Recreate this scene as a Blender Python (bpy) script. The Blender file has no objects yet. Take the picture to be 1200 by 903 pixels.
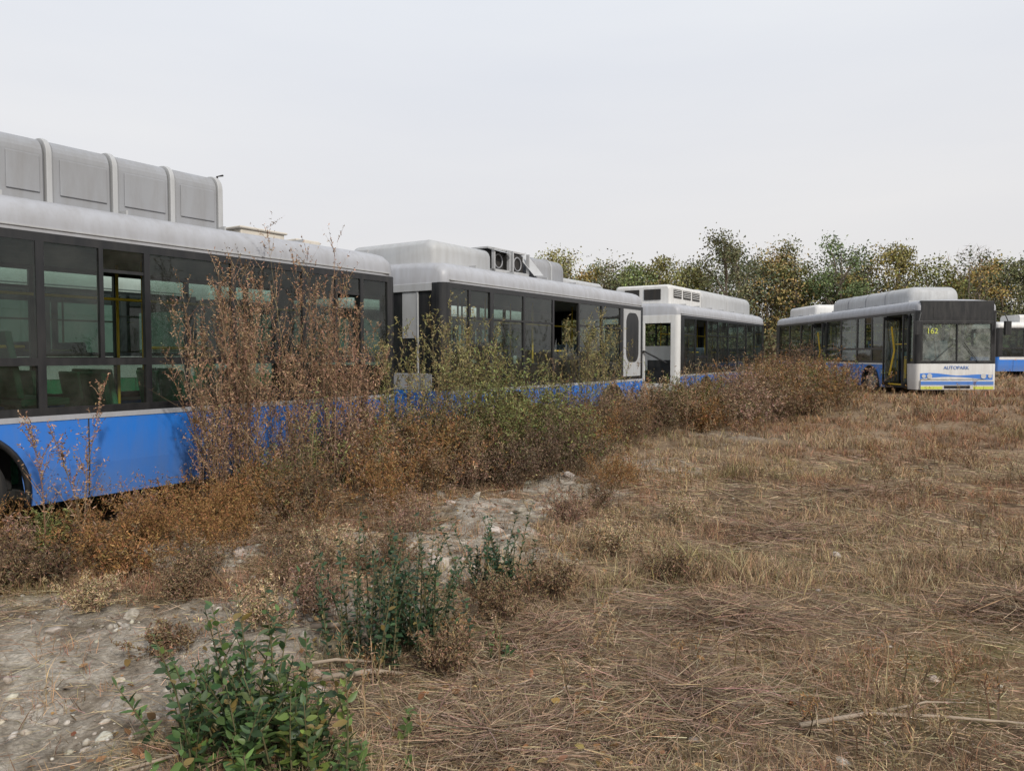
import bpy, bmesh, math, numpy as np
from mathutils import Vector, Matrix
rng = np.random.default_rng(7)
R = math.radians
scene = bpy.context.scene
COL = scene.collection

# ------------------------------------------------------------------ materials
def newmat(name):
    m = bpy.data.materials.new(name); m.use_nodes = True
    nt = m.node_tree; nt.nodes.clear()
    out = nt.nodes.new('ShaderNodeOutputMaterial')
    return m, nt, out
def N(nt, t, **kw):
    n = nt.nodes.new(t)
    for k, v in kw.items():
        if k in n.inputs: n.inputs[k].default_value = v
        else: setattr(n, k, v)
    return n
def mixc(nt, fac, a, b, bt='MIX'):
    n = nt.nodes.new('ShaderNodeMix'); n.data_type = 'RGBA'; n.blend_type = bt
    for idx, v in ((0, fac), (6, a), (7, b)):
        if hasattr(v, 'is_output'): nt.links.new(v, n.inputs[idx])
        else: n.inputs[idx].default_value = v if idx == 0 else (*v, 1)[:4]
    return n.outputs[2]
def ramp(nt, src, p0, p1):
    r = nt.nodes.new('ShaderNodeMapRange'); nt.links.new(src, r.inputs[0])
    r.inputs[1].default_value = p0; r.inputs[2].default_value = p1
    return r.outputs[0]
def paint(name, col, rough=0.4, dirt=(0.20, 0.16, 0.12), amt=0.35, metal=0.0, bump=0.15, zdirt=True, streak=True):
    m, nt, out = newmat(name)
    b = N(nt, 'ShaderNodeBsdfPrincipled'); nt.links.new(b.outputs[0], out.inputs[0])
    tc = N(nt, 'ShaderNodeTexCoord')
    mp = N(nt, 'ShaderNodeMapping'); mp.inputs['Scale'].default_value = (3.5, 3.5, 0.7 if streak else 3.5)
    nt.links.new(tc.outputs['Object'], mp.inputs[0])
    n1 = N(nt, 'ShaderNodeTexNoise', Scale=2.2, Detail=7.0, Roughness=0.65); nt.links.new(mp.outputs[0], n1.inputs[0])
    n2 = N(nt, 'ShaderNodeTexNoise', Scale=0.9, Detail=4.0); nt.links.new(tc.outputs['Object'], n2.inputs[0])
    f = ramp(nt, n1.outputs[0], 0.40, 0.75)
    mul = N(nt, 'ShaderNodeMath', operation='MULTIPLY'); nt.links.new(f, mul.inputs[0]); mul.inputs[1].default_value = amt
    fac = mul.outputs[0]
    if zdirt:
        sp = N(nt, 'ShaderNodeSeparateXYZ'); nt.links.new(tc.outputs['Object'], sp.inputs[0])
        z = ramp(nt, sp.outputs[2], 0.95, 0.25)
        m2 = N(nt, 'ShaderNodeMath', operation='MULTIPLY'); nt.links.new(z, m2.inputs[0]); nt.links.new(n2.outputs[0], m2.inputs[1])
        m3 = N(nt, 'ShaderNodeMath', operation='MULTIPLY_ADD'); nt.links.new(m2.outputs[0], m3.inputs[0]); m3.inputs[1].default_value = 0.8
        nt.links.new(fac, m3.inputs[2]); m3.use_clamp = True; fac = m3.outputs[0]
    c0 = mixc(nt, n2.outputs[0], tuple(c*0.85 for c in col), tuple(min(1, c*1.1) for c in col))
    c = mixc(nt, fac, c0, dirt)
    nt.links.new(c, b.inputs['Base Color'])
    rr = N(nt, 'ShaderNodeMath', operation='MULTIPLY_ADD'); nt.links.new(fac, rr.inputs[0]); rr.inputs[1].default_value = 0.5; rr.inputs[2].default_value = rough
    nt.links.new(rr.outputs[0], b.inputs['Roughness'])
    b.inputs['Metallic'].default_value = metal
    if bump:
        bp = N(nt, 'ShaderNodeBump', Strength=bump, Distance=0.02); nt.links.new(n2.outputs[0], bp.inputs['Height'])
        nt.links.new(bp.outputs[0], b.inputs['Normal'])
    return m
def glassmat(name, tint=(0.5, 0.56, 0.53), dust_sheen=0.12, dcol=(0.30, 0.28, 0.24), refl=1.0):
    m, nt, out = newmat(name)
    tr = N(nt, 'ShaderNodeBsdfTransparent'); tr.inputs[0].default_value = (*tint, 1)
    gl = N(nt, 'ShaderNodeBsdfGlossy', Roughness=0.03); gl.inputs[0].default_value = (0.9, 0.95, 0.95, 1)
    fr = N(nt, 'ShaderNodeFresnel', IOR=1.45)
    fm = N(nt, 'ShaderNodeMath', operation='MULTIPLY'); nt.links.new(fr.outputs[0], fm.inputs[0]); fm.inputs[1].default_value = refl; fm.use_clamp = True
    mx = N(nt, 'ShaderNodeMixShader'); nt.links.new(fm.outputs[0], mx.inputs[0]); nt.links.new(tr.outputs[0], mx.inputs[1]); nt.links.new(gl.outputs[0], mx.inputs[2])
    df = N(nt, 'ShaderNodeBsdfDiffuse'); df.inputs[0].default_value = (*dcol, 1)
    tc = N(nt, 'ShaderNodeTexCoord')
    n1 = N(nt, 'ShaderNodeTexNoise', Scale=2.5, Detail=6.0, Roughness=0.7); nt.links.new(tc.outputs['Object'], n1.inputs[0])
    f = ramp(nt, n1.outputs[0], 0.35, 0.8)
    ml = N(nt, 'ShaderNodeMath', operation='MULTIPLY'); nt.links.new(f, ml.inputs[0]); ml.inputs[1].default_value = dust_sheen
    m2 = N(nt, 'ShaderNodeMixShader'); nt.links.new(ml.outputs[0], m2.inputs[0]); nt.links.new(mx.outputs[0], m2.inputs[1]); nt.links.new(df.outputs[0], m2.inputs[2])
    bp = N(nt, 'ShaderNodeBump', Strength=0.06, Distance=0.05)
    n3 = N(nt, 'ShaderNodeTexNoise', Scale=1.1); nt.links.new(tc.outputs['Object'], n3.inputs[0]); nt.links.new(n3.outputs[0], bp.inputs['Height'])
    nt.links.new(bp.outputs[0], gl.inputs['Normal'])
    nt.links.new(m2.outputs[0], out.inputs[0])
    return m
def vegmat(name):
    m, nt, out = newmat(name)
    at = N(nt, 'ShaderNodeAttribute', attribute_name='Col')
    d = N(nt, 'ShaderNodeBsdfDiffuse'); nt.links.new(at.outputs[0], d.inputs[0])
    nt.links.new(d.outputs[0], out.inputs[0])
    return m
M = {}
M['silver'] = paint('silver_roof_paint', (0.38, 0.39, 0.42), 0.42, (0.22, 0.21, 0.20), 0.45)
M['white'] = paint('white_paint', (0.66, 0.66, 0.65), 0.4, (0.33, 0.30, 0.26), 0.35)
M['panelgrey'] = paint('grey_cover_panel', (0.29, 0.30, 0.32), 0.5, (0.19, 0.18, 0.17), 0.5, zdirt=False)
M['rib'] = paint('pale_rib', (0.42, 0.43, 0.44), 0.5, (0.26, 0.25, 0.24), 0.45, zdirt=False)
M['blue'] = paint('blue_paint', (0.024, 0.18, 0.63), 0.36, (0.16, 0.17, 0.18), 0.22)
M['green'] = paint('green_paint', (0.03, 0.28, 0.13), 0.4, (0.2, 0.18, 0.15), 0.3)
M['black'] = paint('black_frame', (0.012, 0.013, 0.015), 0.3, (0.07, 0.065, 0.06), 0.35, bump=0, zdirt=False)
M['rubber'] = paint('tyre_rubber', (0.02, 0.02, 0.02), 0.8, (0.13, 0.11, 0.09), 0.6, zdirt=False)
M['dark'] = paint('underbody', (0.02, 0.02, 0.02), 0.9, (0.06, 0.05, 0.04), 0.5, bump=0, zdirt=False)
M['floor'] = paint('bus_floor', (0.08, 0.08, 0.085), 0.8, (0.12, 0.1, 0.08), 0.5, bump=0, zdirt=False)
M['ceil'] = paint('ceiling_lining', (0.26, 0.27, 0.27), 0.7, (0.12, 0.11, 0.10), 0.4, bump=0, zdirt=False)
M['seat'] = paint('seat_plastic', (0.06, 0.10, 0.13), 0.6, (0.12, 0.11, 0.1), 0.3, bump=0, zdirt=False)
M['seatg'] = paint('seat_green', (0.04, 0.22, 0.11), 0.6, (0.12, 0.11, 0.1), 0.3, bump=0, zdirt=False)
M['yellow'] = paint('yellow_handrail', (0.75, 0.50, 0.03), 0.45, (0.3, 0.25, 0.1), 0.3, bump=0, zdirt=False)
M['lime'] = paint('lime_stripe', (0.55, 0.60, 0.08), 0.45, (0.3, 0.25, 0.1), 0.2, zdirt=False)
M['beige'] = paint('beige_hatch', (0.58, 0.54, 0.47), 0.6, (0.3, 0.27, 0.23), 0.4, zdirt=False)
M['steel'] = paint('wheel_steel', (0.25, 0.25, 0.25), 0.55, (0.15, 0.11, 0.08), 0.6, zdirt=False)
M['glass'] = glassmat('tinted_glass', (0.43, 0.53, 0.48), 0.16, (0.20, 0.20, 0.18), 1.3)
M['clear'] = glassmat('windscreen_glass', (0.80, 0.86, 0.83), 0.60, (0.42, 0.44, 0.40), 1.6)  # heavy pale grey-green film paints bright reflections into the glass colour
M['lamp'] = paint('lamp_lens', (0.5, 0.5, 0.5), 0.12, (0.3, 0.28, 0.25), 0.2, bump=0, zdirt=False)
M['amber'] = paint('amber_lens', (0.6, 0.2, 0.02), 0.2, (0.3, 0.2, 0.1), 0.2, bump=0, zdirt=False)

# ------------------------------------------------------------------ mesh builder
class PB:
    def __init__(s): s.v = []; s.f = []
    def quad(s, *p):
        i = len(s.v); s.v += [tuple(q) for q in p]; s.f.append(tuple(range(i, i+len(p))))
    def box(s, x0, x1, y0, y1, z0, z1):
        i = len(s.v)
        s.v += [(x0,y0,z0),(x1,y0,z0),(x1,y1,z0),(x0,y1,z0),(x0,y0,z1),(x1,y0,z1),(x1,y1,z1),(x0,y1,z1)]
        for q in ((0,3,2,1),(4,5,6,7),(0,1,5,4),(1,2,6,5),(2,3,7,6),(3,0,4,7)): s.f.append(tuple(i+a for a in q))
    def prof(s, pr, xs, insets=None, cap=True):
        n = len(pr); i0 = len(s.v)
        cy = sum(p[0] for p in pr)/n; zb = min(p[1] for p in pr)
        for k, x in enumerate(xs):
            ins = insets[k] if insets else (0, 0)
            for (y, z) in pr:
                hw = max(abs(p[0]-cy) for p in pr); hh = max(p[1] for p in pr)-zb
                s.v.append((x, cy+(y-cy)*(1-ins[0]/hw), zb+(z-zb)*(1-ins[1]/max(hh, 1e-6))))
        for k in range(len(xs)-1):
            for j in range(n-1):
                a = i0+k*n+j; s.f.append((a, a+n, a+n+1, a+1))
        if cap:
            s.f.append(tuple(i0+j for j in range(n))); s.f.append(tuple(i0+(len(xs)-1)*n+j for j in reversed(range(n))))
    def tube(s, pts, rads, n=8, cap=True):
        i0 = len(s.v); pts = [Vector(p) for p in pts]
        for k, p in enumerate(pts):
            d = (pts[min(k+1, len(pts)-1)]-pts[max(k-1, 0)]).normalized()
            a = d.orthogonal().normalized() if k == 0 else (a - d*a.dot(d)).normalized()
            b = d.cross(a); r = rads[k] if hasattr(rads, '__len__') else rads
            for j in range(n):
                t = 2*math.pi*j/n; s.v.append(tuple(p+a*math.cos(t)*r+b*math.sin(t)*r))
        for k in range(len(pts)-1):
            for j in range(n):
                a0 = i0+k*n+j; a1 = i0+k*n+(j+1) % n; s.f.append((a0, a1, a1+n, a0+n))
        if cap:
            s.f.append(tuple(i0+j for j in reversed(range(n)))); s.f.append(tuple(i0+(len(pts)-1)*n+j for j in range(n)))
    def obj(s, name, mat, parent=None, bevel=0, smooth=False):
        if not s.v: return None
        me = bpy.data.meshes.new(name); me.from_pydata(s.v, [], s.f); me.update()
        me.materials.append(mat)
        if smooth: me.shade_smooth(); 
        o = bpy.data.objects.new(name, me); COL.objects.link(o)
        if parent: o.parent = parent
        if bevel:
            b = o.modifiers.new('bev', 'BEVEL'); b.width = bevel; b.segments = 3; b.limit_method = 'ANGLE'; b.angle_limit = R(35)
            if smooth is False: me.shade_smooth(); b.harden_normals = True
        return o

def textobj(s, size, loc, rot, mat, parent, name):
    c = bpy.data.curves.new(name, 'FONT'); c.body = s; c.size = size; c.extrude = 0.002
    o = bpy.data.objects.new(name, c); COL.objects.link(o); o.location = loc; o.rotation_euler = rot
    c.materials.append(mat); o.parent = parent

# ------------------------------------------------------------------ bus
W = 2.5
def make_bus(loc, heading, L, panes, wheels, skirt='blue', strip='silver', roofm='silver', end0='plain', end1='plain',
             zs=1.05, zb=1.10, doors=(), white_from=None, seed=0, seatmat='seat', name='abandoned_bus', farpanes=None, glass='glass'):
    rs = np.random.default_rng(seed)
    E = bpy.data.objects.new(name, None); COL.objects.link(E); E.location = loc; E.rotation_euler = (0, 0, heading)
    ZT = 2.74; zf = 0.30; c = 0.13; AR = 0.57; AZ = 0.44
    def inr(x, rr): return any(a < x < b for a, b in rr)
    skirts = PB(); skw = PB(); strips = PB(); frames = PB(); glasses = PB(); seams = PB(); arch = PB(); silv = PB()
    for side in (0, 1):
        Y = 0.0 if side == 0 else W
        dn = 1 if side == 0 else -1
        dr = doors if side == 0 else ()
        def bot(x):
            z = zf
            for w in wheels:
                if abs(x-w) < AR: z = max(z, AZ+math.sqrt(AR*AR-(x-w)**2))
            return z
        xs = set(np.round(np.arange(c, L-c, 0.1), 3)) | {c, L-c}
        for w in wheels:
            for a in np.linspace(-AR, AR, 25): xs.add(round(w+a, 4))
        for d in dr: xs |= {d[0], d[1]}
        xs = sorted(x for x in xs if c <= x <= L-c)
        for a, b in zip(xs[:-1], xs[1:]):
            if b-a < 1e-4 or inr((a+b)/2, dr): continue
            tgt = skw if (white_from is not None and a >= white_from) else skirts
            tgt.quad((a, Y+dn*0.025, bot(a)), (b, Y+dn*0.025, bot(b)), (b, Y+dn*0.003, max(0.62, bot(b))), (a, Y+dn*0.003, max(0.62, bot(a))))
            tgt.quad((a, Y+dn*0.003, max(0.62, bot(a))), (b, Y+dn*0.003, max(0.62, bot(b))), (b, Y, zs), (a, Y, zs))
        segs = []; x0 = c
        for d in sorted(dr): segs.append((x0, d[0])); x0 = d[1]
        segs.append((x0, L-c))
        for a, b in segs:
            strips.box(a, b, min(Y-dn*0.008, Y+dn*0.02), max(Y-dn*0.008, Y+dn*0.02), zs+0.001, zb-0.001)
            y0, y1 = sorted((Y, Y+dn*0.05))
            frames.box(a, b, y0, y1, zb, zb+0.07); 
        y0, y1 = sorted((Y, Y+dn*0.05))
        frames.box(c, L-c, y0, y1, ZT-0.08, ZT)
        pl = panes if side == 0 or farpanes is None else farpanes
        pl = sorted(list(pl)+[(d[0], d[1], 'door') for d in dr])
        x = c
        yg = Y+dn*0.018
        for p in pl:
            if p[0]-x > 0.01: frames.box(x, p[0], y0, y1, zb+0.07, ZT-0.08)
            a, b, k = p; x = b
            if k == 'door': continue
            zl = zb+0.07; zh = ZT-0.08
            def g(a, b, z0, z1):
                tl = rs.normal(0, 0.005, 2)
                glasses.quad((a, yg+dn*tl[0], z0), (b, yg+dn*tl[0], z0), (b, yg+dn*tl[1], z1), (a, yg+dn*tl[1], z1))
            zm0, zm1 = 1.55, 1.62
            if zb > 1.3: k = 'full'
            if k in ('std', 'slide', 'broken'):
                frames.box(a, b, y0, y1, zm0, zm1)
                g(a, b, zl, zm0)
                if k == 'std': g(a, b, zm1, zh)
                elif k == 'slide':
                    m = (a+b)/2+0.04
                    frames.box(m-0.02, m+0.02, y0, y1, zm1, zh); g(a, m-0.02, zm1, zh)
                    frames.box(m+0.02, b, y0+0.01, y1-0.01, zh-0.22, zh-0.19); g(m+0.02, b, zh-0.19, zh)
                    if side == 1: g(m+0.02, b, zm1, zh-0.22)
                else:
                    n = 7
                    for i in range(n):
                        t0, t1 = a+(b-a)*i/n, a+(b-a)*(i+1)/n
                        glasses.quad((t0, yg, zm1), (t1, yg, zm1), (t1-0.03, yg, zm1+rs.uniform(0.05, 0.35)), (t0+0.02, yg, zm1+rs.uniform(0.02, 0.2)))
            elif k == 'full': g(a, b, zl, zh)
            elif k == 'trans':
                zt = zh-0.42
                frames.box(a, b, y0, y1, zt-0.03, zt); g(a, b, zl, zt-0.03); g(a, b, zt, zh)
            elif k == 'panel':
                o = dn*0.012
                silv.box(a, b, min(Y-o, Y+dn*0.05), max(Y-o, Y+dn*0.05), zl, zh)
                pb = []; cx, cz, hw, hh, r = (a+b)/2, (zl+zh)/2+0.12, (b-a)/2-0.12, 0.55, 0.22
                for (sx, sz, st) in ((1, 1, 0), (-1, 1, 90), (-1, -1, 180), (1, -1, 270)):
                    for q in range(0, 91, 15):
                        an = R(st+q); pb.append((cx+sx*(hw-r)+r*math.cos(an), Y-o-dn*0.004, cz+sz*(hh-r)+r*math.sin(an)))
                frames.quad(*pb)
        if L-c-x > 0.01: frames.box(x, L-c, y0, y1, zb+0.07, ZT-0.08)
        xx = 0.9
        while xx < L-0.4:
            if all(abs(xx-w) > AR+0.05 for w in wheels) and not inr(xx, [(d[0]-0.1, d[1]+0.1) for d in dr]):
                sg = dn*0.004
                seams.quad((xx, Y-sg*0.3+dn*0.02, zf+0.02), (xx+0.012, Y-sg*0.3+dn*0.02, zf+0.02), (xx+0.012, Y-sg, 0.62), (xx, Y-sg, 0.62))
                seams.quad((xx, Y-sg, 0.62), (xx+0.012, Y-sg, 0.62), (xx+0.012, Y-sg, zs), (xx, Y-sg, zs))
            xx += 1.07+rs.uniform(-0.15, 0.2)
        for w in wheels:
            arc = [(w+(AR+0.0)*math.cos(t), Y-dn*0.015, AZ+AR*math.sin(t)) for t in np.linspace(-0.24, math.pi+0.24, 26)]
            arch.tube(arc, 0.028, 6)
    def corner(pb, cx, cy, a0, z0, z1, r=c):
        n = 7
        for i in range(n):
            t0, t1 = a0+R(90)*i/n, a0+R(90)*(i+1)/n
            pb.quad((cx+r*math.cos(t0), cy+r*math.sin(t0), z0), (cx+r*math.cos(t1), cy+r*math.sin(t1), z0),
                    (cx+r*math.cos(t1), cy+r*math.sin(t1), z1), (cx+r*math.cos(t0), cy+r*math.sin(t0), z1))
    cornS = PB(); cornB = PB(); cornW = PB()
    for (cx, cy, a0, en) in ((c, c, R(180), end0), (L-c, c, R(270), end1), (L-c, W-c, 0, end1), (c, W-c, R(90), end0)):
        low = cornW if (en in ('front', 'open')) else cornS
        corner(low, cx, cy, a0, zf, zb); corner(cornW if en == 'open' else cornB, cx, cy, a0, zb, ZT)
    cornS.obj('corner_lower', M[skirt], E, smooth=True); cornB.obj('corner_pillar', M['black'], E, smooth=True); cornW.obj('corner_white', M['white'], E, smooth=True)
    ew = PB(); eb = PB(); eg = PB(); es = PB(); el = PB()
    for (X, s, en) in ((0, -1, end0), (L, 1, end1)):
        def bx(pb, d0, d1, *r):
            a, b = sorted((X+s*d0, X+s*d1)); pb.box(a, b, *r)
        if en == 'plain':
            bx(es, -0.05, 0, c, W-c, zf, zb); bx(eb, -0.05, -0.004, c, W-c, zb, 1.5)
            bx(eb, -0.05, -0.004, c, 0.3, 1.5, ZT); bx(eb, -0.05, -0.004, W-0.3, W-c, 1.5, ZT); bx(eb, -0.05, -0.004, 0.3, W-0.3, 2.5, ZT)
            eg.quad((X-s*0.02, 0.3, 1.5), (X-s*0.02, W-0.3, 1.5), (X-s*0.02, W-0.3, 2.5), (X-s*0.02, 0.3, 2.5))
        elif en == 'silver':
            bx(es, -0.05, 0, c, W-c, zf, zb)
            bx(eb, -0.05, 0.0, c, 0.24, zb, ZT); bx(ew, -0.05, 0.0, W-0.30, W-c, zb, ZT)
            bx(ew, -0.05, 0.0, 0.24, W-0.30, zb, 1.36); bx(ew, -0.05, 0, 0.24, W-0.30, 2.62, ZT)
            bx(eb, -0.06, -0.035, 0.24, W-0.30, 1.36, 2.62)
            for yy in (0.52, 1.2): bx(ew, -0.035, -0.01, yy, yy+0.03, 1.36, 2.62)
            bx(ew, -0.034, -0.02, 0.55, 0.85, 1.9, 2.62)
        elif en == 'open':
            bx(ew, -0.05, 0, c, W-c, zf, 0.85); bx(ew, -0.05, 0, c, 0.24, 0.85, ZT); bx(ew, -0.05, 0, W-0.24, W-c, 0.85, ZT)
            bx(ew, -0.05, 0, 0.24, W-0.24, 2.52, ZT); bx(ew, -0.04, 0.02, 1.0, 1.12, 0.85, 2.52)
            bx(eb, -0.3, -0.2, 0.3, 1.0, 0.85, 1.5); bx(ew, -0.9, -0.86, 0.5, 1.4, 1.2, 1.9)
            eb.tube([(X-s*0.1, 0.35, 1.4), (X+s*0.05, 1.0, 1.75), (X-s*0.2, 1.9, 1.3)], 0.03, 6)
        elif en == 'front':
            bx(ew, -0.05, 0, c, W-c, 0.62, zb)
            bx(ew, -0.10, 0.05, c, W-c, zf, 0.60)
            bx(eb, -0.05, -0.002, c, W-c, zb, 1.20); bx(eb, -0.05, 0.01, c, W-c, 2.32, 2.42)
            bx(eb, -0.12, 0.0, c, W-c, 2.42, 3.04); bx(eb, -0.04, 0.015, 1.23, 1.27, 1.20, 2.32)
            bx(eb, -0.05, 0.004, c, 0.2, 1.2, 2.32); bx(eb, -0.05, 0.004, W-0.2, W-c, 1.2, 2.32)
            eg.quad((X-s*0.01, 0.2, 1.2), (X-s*0.01, 1.23, 1.2), (X-s*0.03, 1.23, 2.32), (X-s*0.03, 0.2, 2.32))
            eg.quad((X-s*0.01, 1.27, 1.2), (X-s*0.01, W-0.2, 1.2), (X-s*0.03, W-0.2, 2.32), (X-s*0.03, 1.27, 2.32))
            for yy in (0.42, W-0.42):
                el.tube([(X+s*0.0, yy, 0.72), (X+s*0.02, yy, 0.72)], 0.08, 14); el.tube([(X+s*0.0, yy+(0.2 if yy > 1 else -0.18), 0.72), (X+s*0.02, yy+(0.2 if yy > 1 else -0.18), 0.72)], 0.06, 14)
            bx(eb, 0.0, 0.06, 0.85, W-0.85, 0.34, 0.43)
            lm = PB(); bx(lm, 0.052, 0.056, c, 0.8, zf+0.02, 0.40); bx(lm, 0.052, 0.056, 1.75, W-c, zf+0.02, 0.40); lm.obj('lime_band', M['lime'], E)
            bw = PB()
            n = 16
            for i in range(n):
                ya, yb = c+(W-2*c)*i/n, c+(W-2*c)*(i+1)/n
                fa, fb = i/n, (i+1)/n
                lo = lambda f: 0.63+0.07*math.sin(f*math.pi*1.2)
                hi = lambda f: lo(f)+0.04+0.13*abs(math.cos(f*math.pi))**1.5
                bw.quad((X+s*0.004, ya, lo(fa)), (X+s*0.004, yb, lo(fb)), (X+s*0.004, yb, hi(fb)), (X+s*0.004, ya, hi(fa)))
            bx(bw, 0.051, 0.055, c, W-c, 0.45, 0.56)
            bw.obj('blue_wave', M['blue'], E)
            textobj('AUTOPARK', 0.15, (X+s*0.012, 0.85, 0.93), (R(90), 0, R(90)), M['blue'], E, 'front_lettering')
            textobj('162', 0.24, (X+s*0.0-0.0, 0.3, 2.03), (R(90), 0, R(90)), M['lime'], E, 'route_number')
            dsp = PB(); bx(dsp, 0.001, 0.006, 0.5, 2.0, 2.5, 2.85); dsp.obj('destination_glass', M['black'], E)
            mr = PB()
            for yy, sg in ((0.1, -1), (W-0.1, 1)):
                mr.tube([(X-0.05, yy, 2.7), (X+0.25, yy+sg*0.12, 2.65), (X+0.3, yy+sg*0.2, 2.4)], 0.018, 6)
                mr.box(X+0.24, X+0.34, yy+sg*0.2-0.09, yy+sg*0.2+0.09, 1.98, 2.4)
            mr.tube([(X+0.02, 0.5, 1.15), (X+0.03, 1.1, 1.7)], 0.012, 5); mr.tube([(X+0.02, 1.9, 1.15), (X+0.03, 1.45, 1.75)], 0.012, 5)
            mr.obj('mirrors_and_wipers', M['black'], E, bevel=0.01)
            ds = PB(); ds.box(X-0.75, X-0.15, 0.2, W-0.2, 0.95, 1.18); ds.tube([(X-0.85, 1.75, 1.2), (X-0.95, 1.75, 1.24)], 0.22, 14); ds.obj('dashboard', M['floor'], E, bevel=0.03)
    ew.obj('end_panel', M['white'] if 'silver' not in (end0, end1) else M['rib'], E, bevel=0.008); eb.obj('end_black', M['black'], E, bevel=0.008)
    eg.obj('end_glass', M['clear'], E); es.obj('end_lower', M[skirt], E); el.obj('headlights', M['lamp'], E)
    skirts.obj('lower_side_panel', M[skirt], E); skw.obj('lower_side_panel_white', M['white'], E)
    strips.obj('waist_strip', M[strip], E); frames.obj('window_frames', M['black'], E); glasses.obj('window_glass', M[glass], E)
    seams.obj('panel_seams', M['dark'], E); arch.obj('wheel_arch_trim', M['black'], E, smooth=True); silv.obj('rear_side_panel', M['rib'], E)
    rp = PB(); pr = [(0, ZT), (-0.004, 2.80), (0.0, 2.86)]
    for q in range(15, 91, 15): pr.append((0.24-0.24*math.cos(R(q)), 2.86+0.2*math.sin(R(q))))
    pr += [(0.7, 3.09), (1.25, 3.10)]; pr = pr+[(W-y, z) for y, z in reversed(pr[:-1])]
    xs = [0.02, 0.06, 0.16, 0.32]+list(np.arange(1, L-0.5, 1.0))+[L-0.32, L-0.16, L-0.06, L-0.02]
    ins = [(0.10, 0.12), (0.05, 0.05), (0.015, 0.01), (0, 0)]
    ins = ins+[(0, 0)]*(len(xs)-8)+ins[::-1]
    rp.prof(pr, xs, ins); rp.obj('roof', M[roofm], E, smooth=True).data.shade_smooth()
    rr = PB()
    for yy in (0.02, W-0.02): rr.box(0.15, L-0.15, yy-0.035, yy+0.035, 2.775, 2.79)
    for xx in np.arange(1.1, L-0.3, 1.13): rr.box(xx, xx+0.02, 0.22, W-0.22, 3.03, 3.104)
    rr.obj('rain_gutter_and_roof_joints', M['rib'], E)
    fl = PB(); fl.box(0.08, L-0.08, 0.38, W-0.38, 0.33, 0.40)
    edges = [0.08]+[e for w in sorted(wheels) for e in (w-AR-0.05, w+AR+0.05)]+[L-0.08]
    for a, b in zip(edges[0::2], edges[1::2]):
        if b-a > 0.05: fl.box(a, b, 0.06, 0.378, 0.33, 0.40); fl.box(a, b, W-0.378, W-0.06, 0.33, 0.40)
    for w in wheels:
        for (a, b) in ((0.06, 0.42), (W-0.42, W-0.06)): fl.box(w-AR-0.04, w+AR+0.04, a, b, 1.03, 1.06)
        for yy in (0.42, W-0.45): fl.box(w-AR-0.04, w+AR+0.04, yy, yy+0.03, 0.41, 1.03)
    fl.obj('floor', M['dark'], E)
    ce = PB(); ce.box(0.1, L-0.1, 0.07, W-0.07, ZT-0.03, ZT-0.01); ce.obj('ceiling', M['ceil'], E)
    wh = PB(); st = PB()
    for w in wheels:
        for yc, sg in ((0.07, 1), (W-0.07, -1)):
            wh.tube([(w, yc, AZ), (w, yc+sg*0.03, AZ), (w, yc+sg*0.26, AZ), (w, yc+sg*0.29, AZ)], [0.40, 0.455, 0.455, 0.40], 28)
            st.tube([(w, yc-sg*0.002, AZ), (w, yc+sg*0.01, AZ)], [0.28, 0.28], 24)
            st.tube([(w, yc-sg*0.03, AZ), (w, yc, AZ)], [0.10, 0.13], 16)
            for q in range(8):
                t = q*math.pi/4; st.tube([(w+0.19*math.cos(t), yc-sg*0.018, AZ+0.19*math.sin(t)), (w+0.19*math.cos(t), yc, AZ+0.19*math.sin(t))], 0.018, 6)
    wh.obj('tyres', M['rubber'], E, bevel=0.012); st.obj('wheel_rims', M['steel'], E)
    se = PB(); po = PB()
    x = 1.6
    while x < L-1.6:
        base = 1.06 if any(abs(x-w) < 0.95 for w in wheels) else 0.42
        for (a, b) in ((0.10, 0.52), (0.56, 0.96), (W-0.96, W-0.56), (W-0.52, W-0.10)):
            if inr(x+0.2, [(d[0]-0.4, d[1]+0.4) for d in doors]) and a < 1: continue
            if rs.random() < 0.1: continue
            zz = max(0.80, base+0.12)
            se.box(x, x+0.42, a, b, zz, zz+0.07)
            i = len(se.v); lean = -0.10
            se.box(x-0.02, x+0.04, a, b, zz+0.07, zz+0.68)
            for k in (4, 7, 5, 6): vx = se.v[i+k]; se.v[i+k] = (vx[0]+lean, vx[1], vx[2])
            se.box(x+0.15, x+0.22, (a+b)/2-0.04, (a+b)/2+0.04, 0.40, zz)
        if rs.random() < 0.6:
            for yy in (0.98, W-0.98): po.tube([(x, yy, 0.4), (x, yy, 2.7)], 0.017, 8)
        x += 0.82
    po.tube([(0.8, 0.85, 2.25), (L-0.8, 0.85, 2.25)], 0.016, 8)
    for xx in np.arange(1.2, L-1, 1.9):
        po.tube([(xx, 0.14, 1.72), (xx+0.75, 0.14, 1.72)], 0.016, 8); 
    se.obj('seats', M[seatmat], E, bevel=0.02); po.obj('handrails', M['yellow'], E, smooth=True)
    dl = PB(); dg = PB(); dy = PB()
    for d in doors:
        a, b = d
        dl.box(a, a+0.05, 0.0, 0.05, 0.33, ZT-0.08); dl.box(b-0.05, b, 0.0, 0.05, 0.33, ZT-0.08)
        for xx in (a+0.06, b-0.12):
            dl.box(xx, xx+0.05, -0.12, -0.07, 0.38, 2.62); dl.box(xx, xx+0.05, 0.42, 0.47, 0.38, 2.62)
            dl.box(xx, xx+0.05, -0.07, 0.42, 0.38, 0.48); dl.box(xx, xx+0.05, -0.07, 0.42, 2.52, 2.62)
            dg.quad((xx+0.02, -0.07, 0.48), (xx+0.02, 0.42, 0.48), (xx+0.02, 0.42, 2.52), (xx+0.02, -0.07, 2.52))
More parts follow.
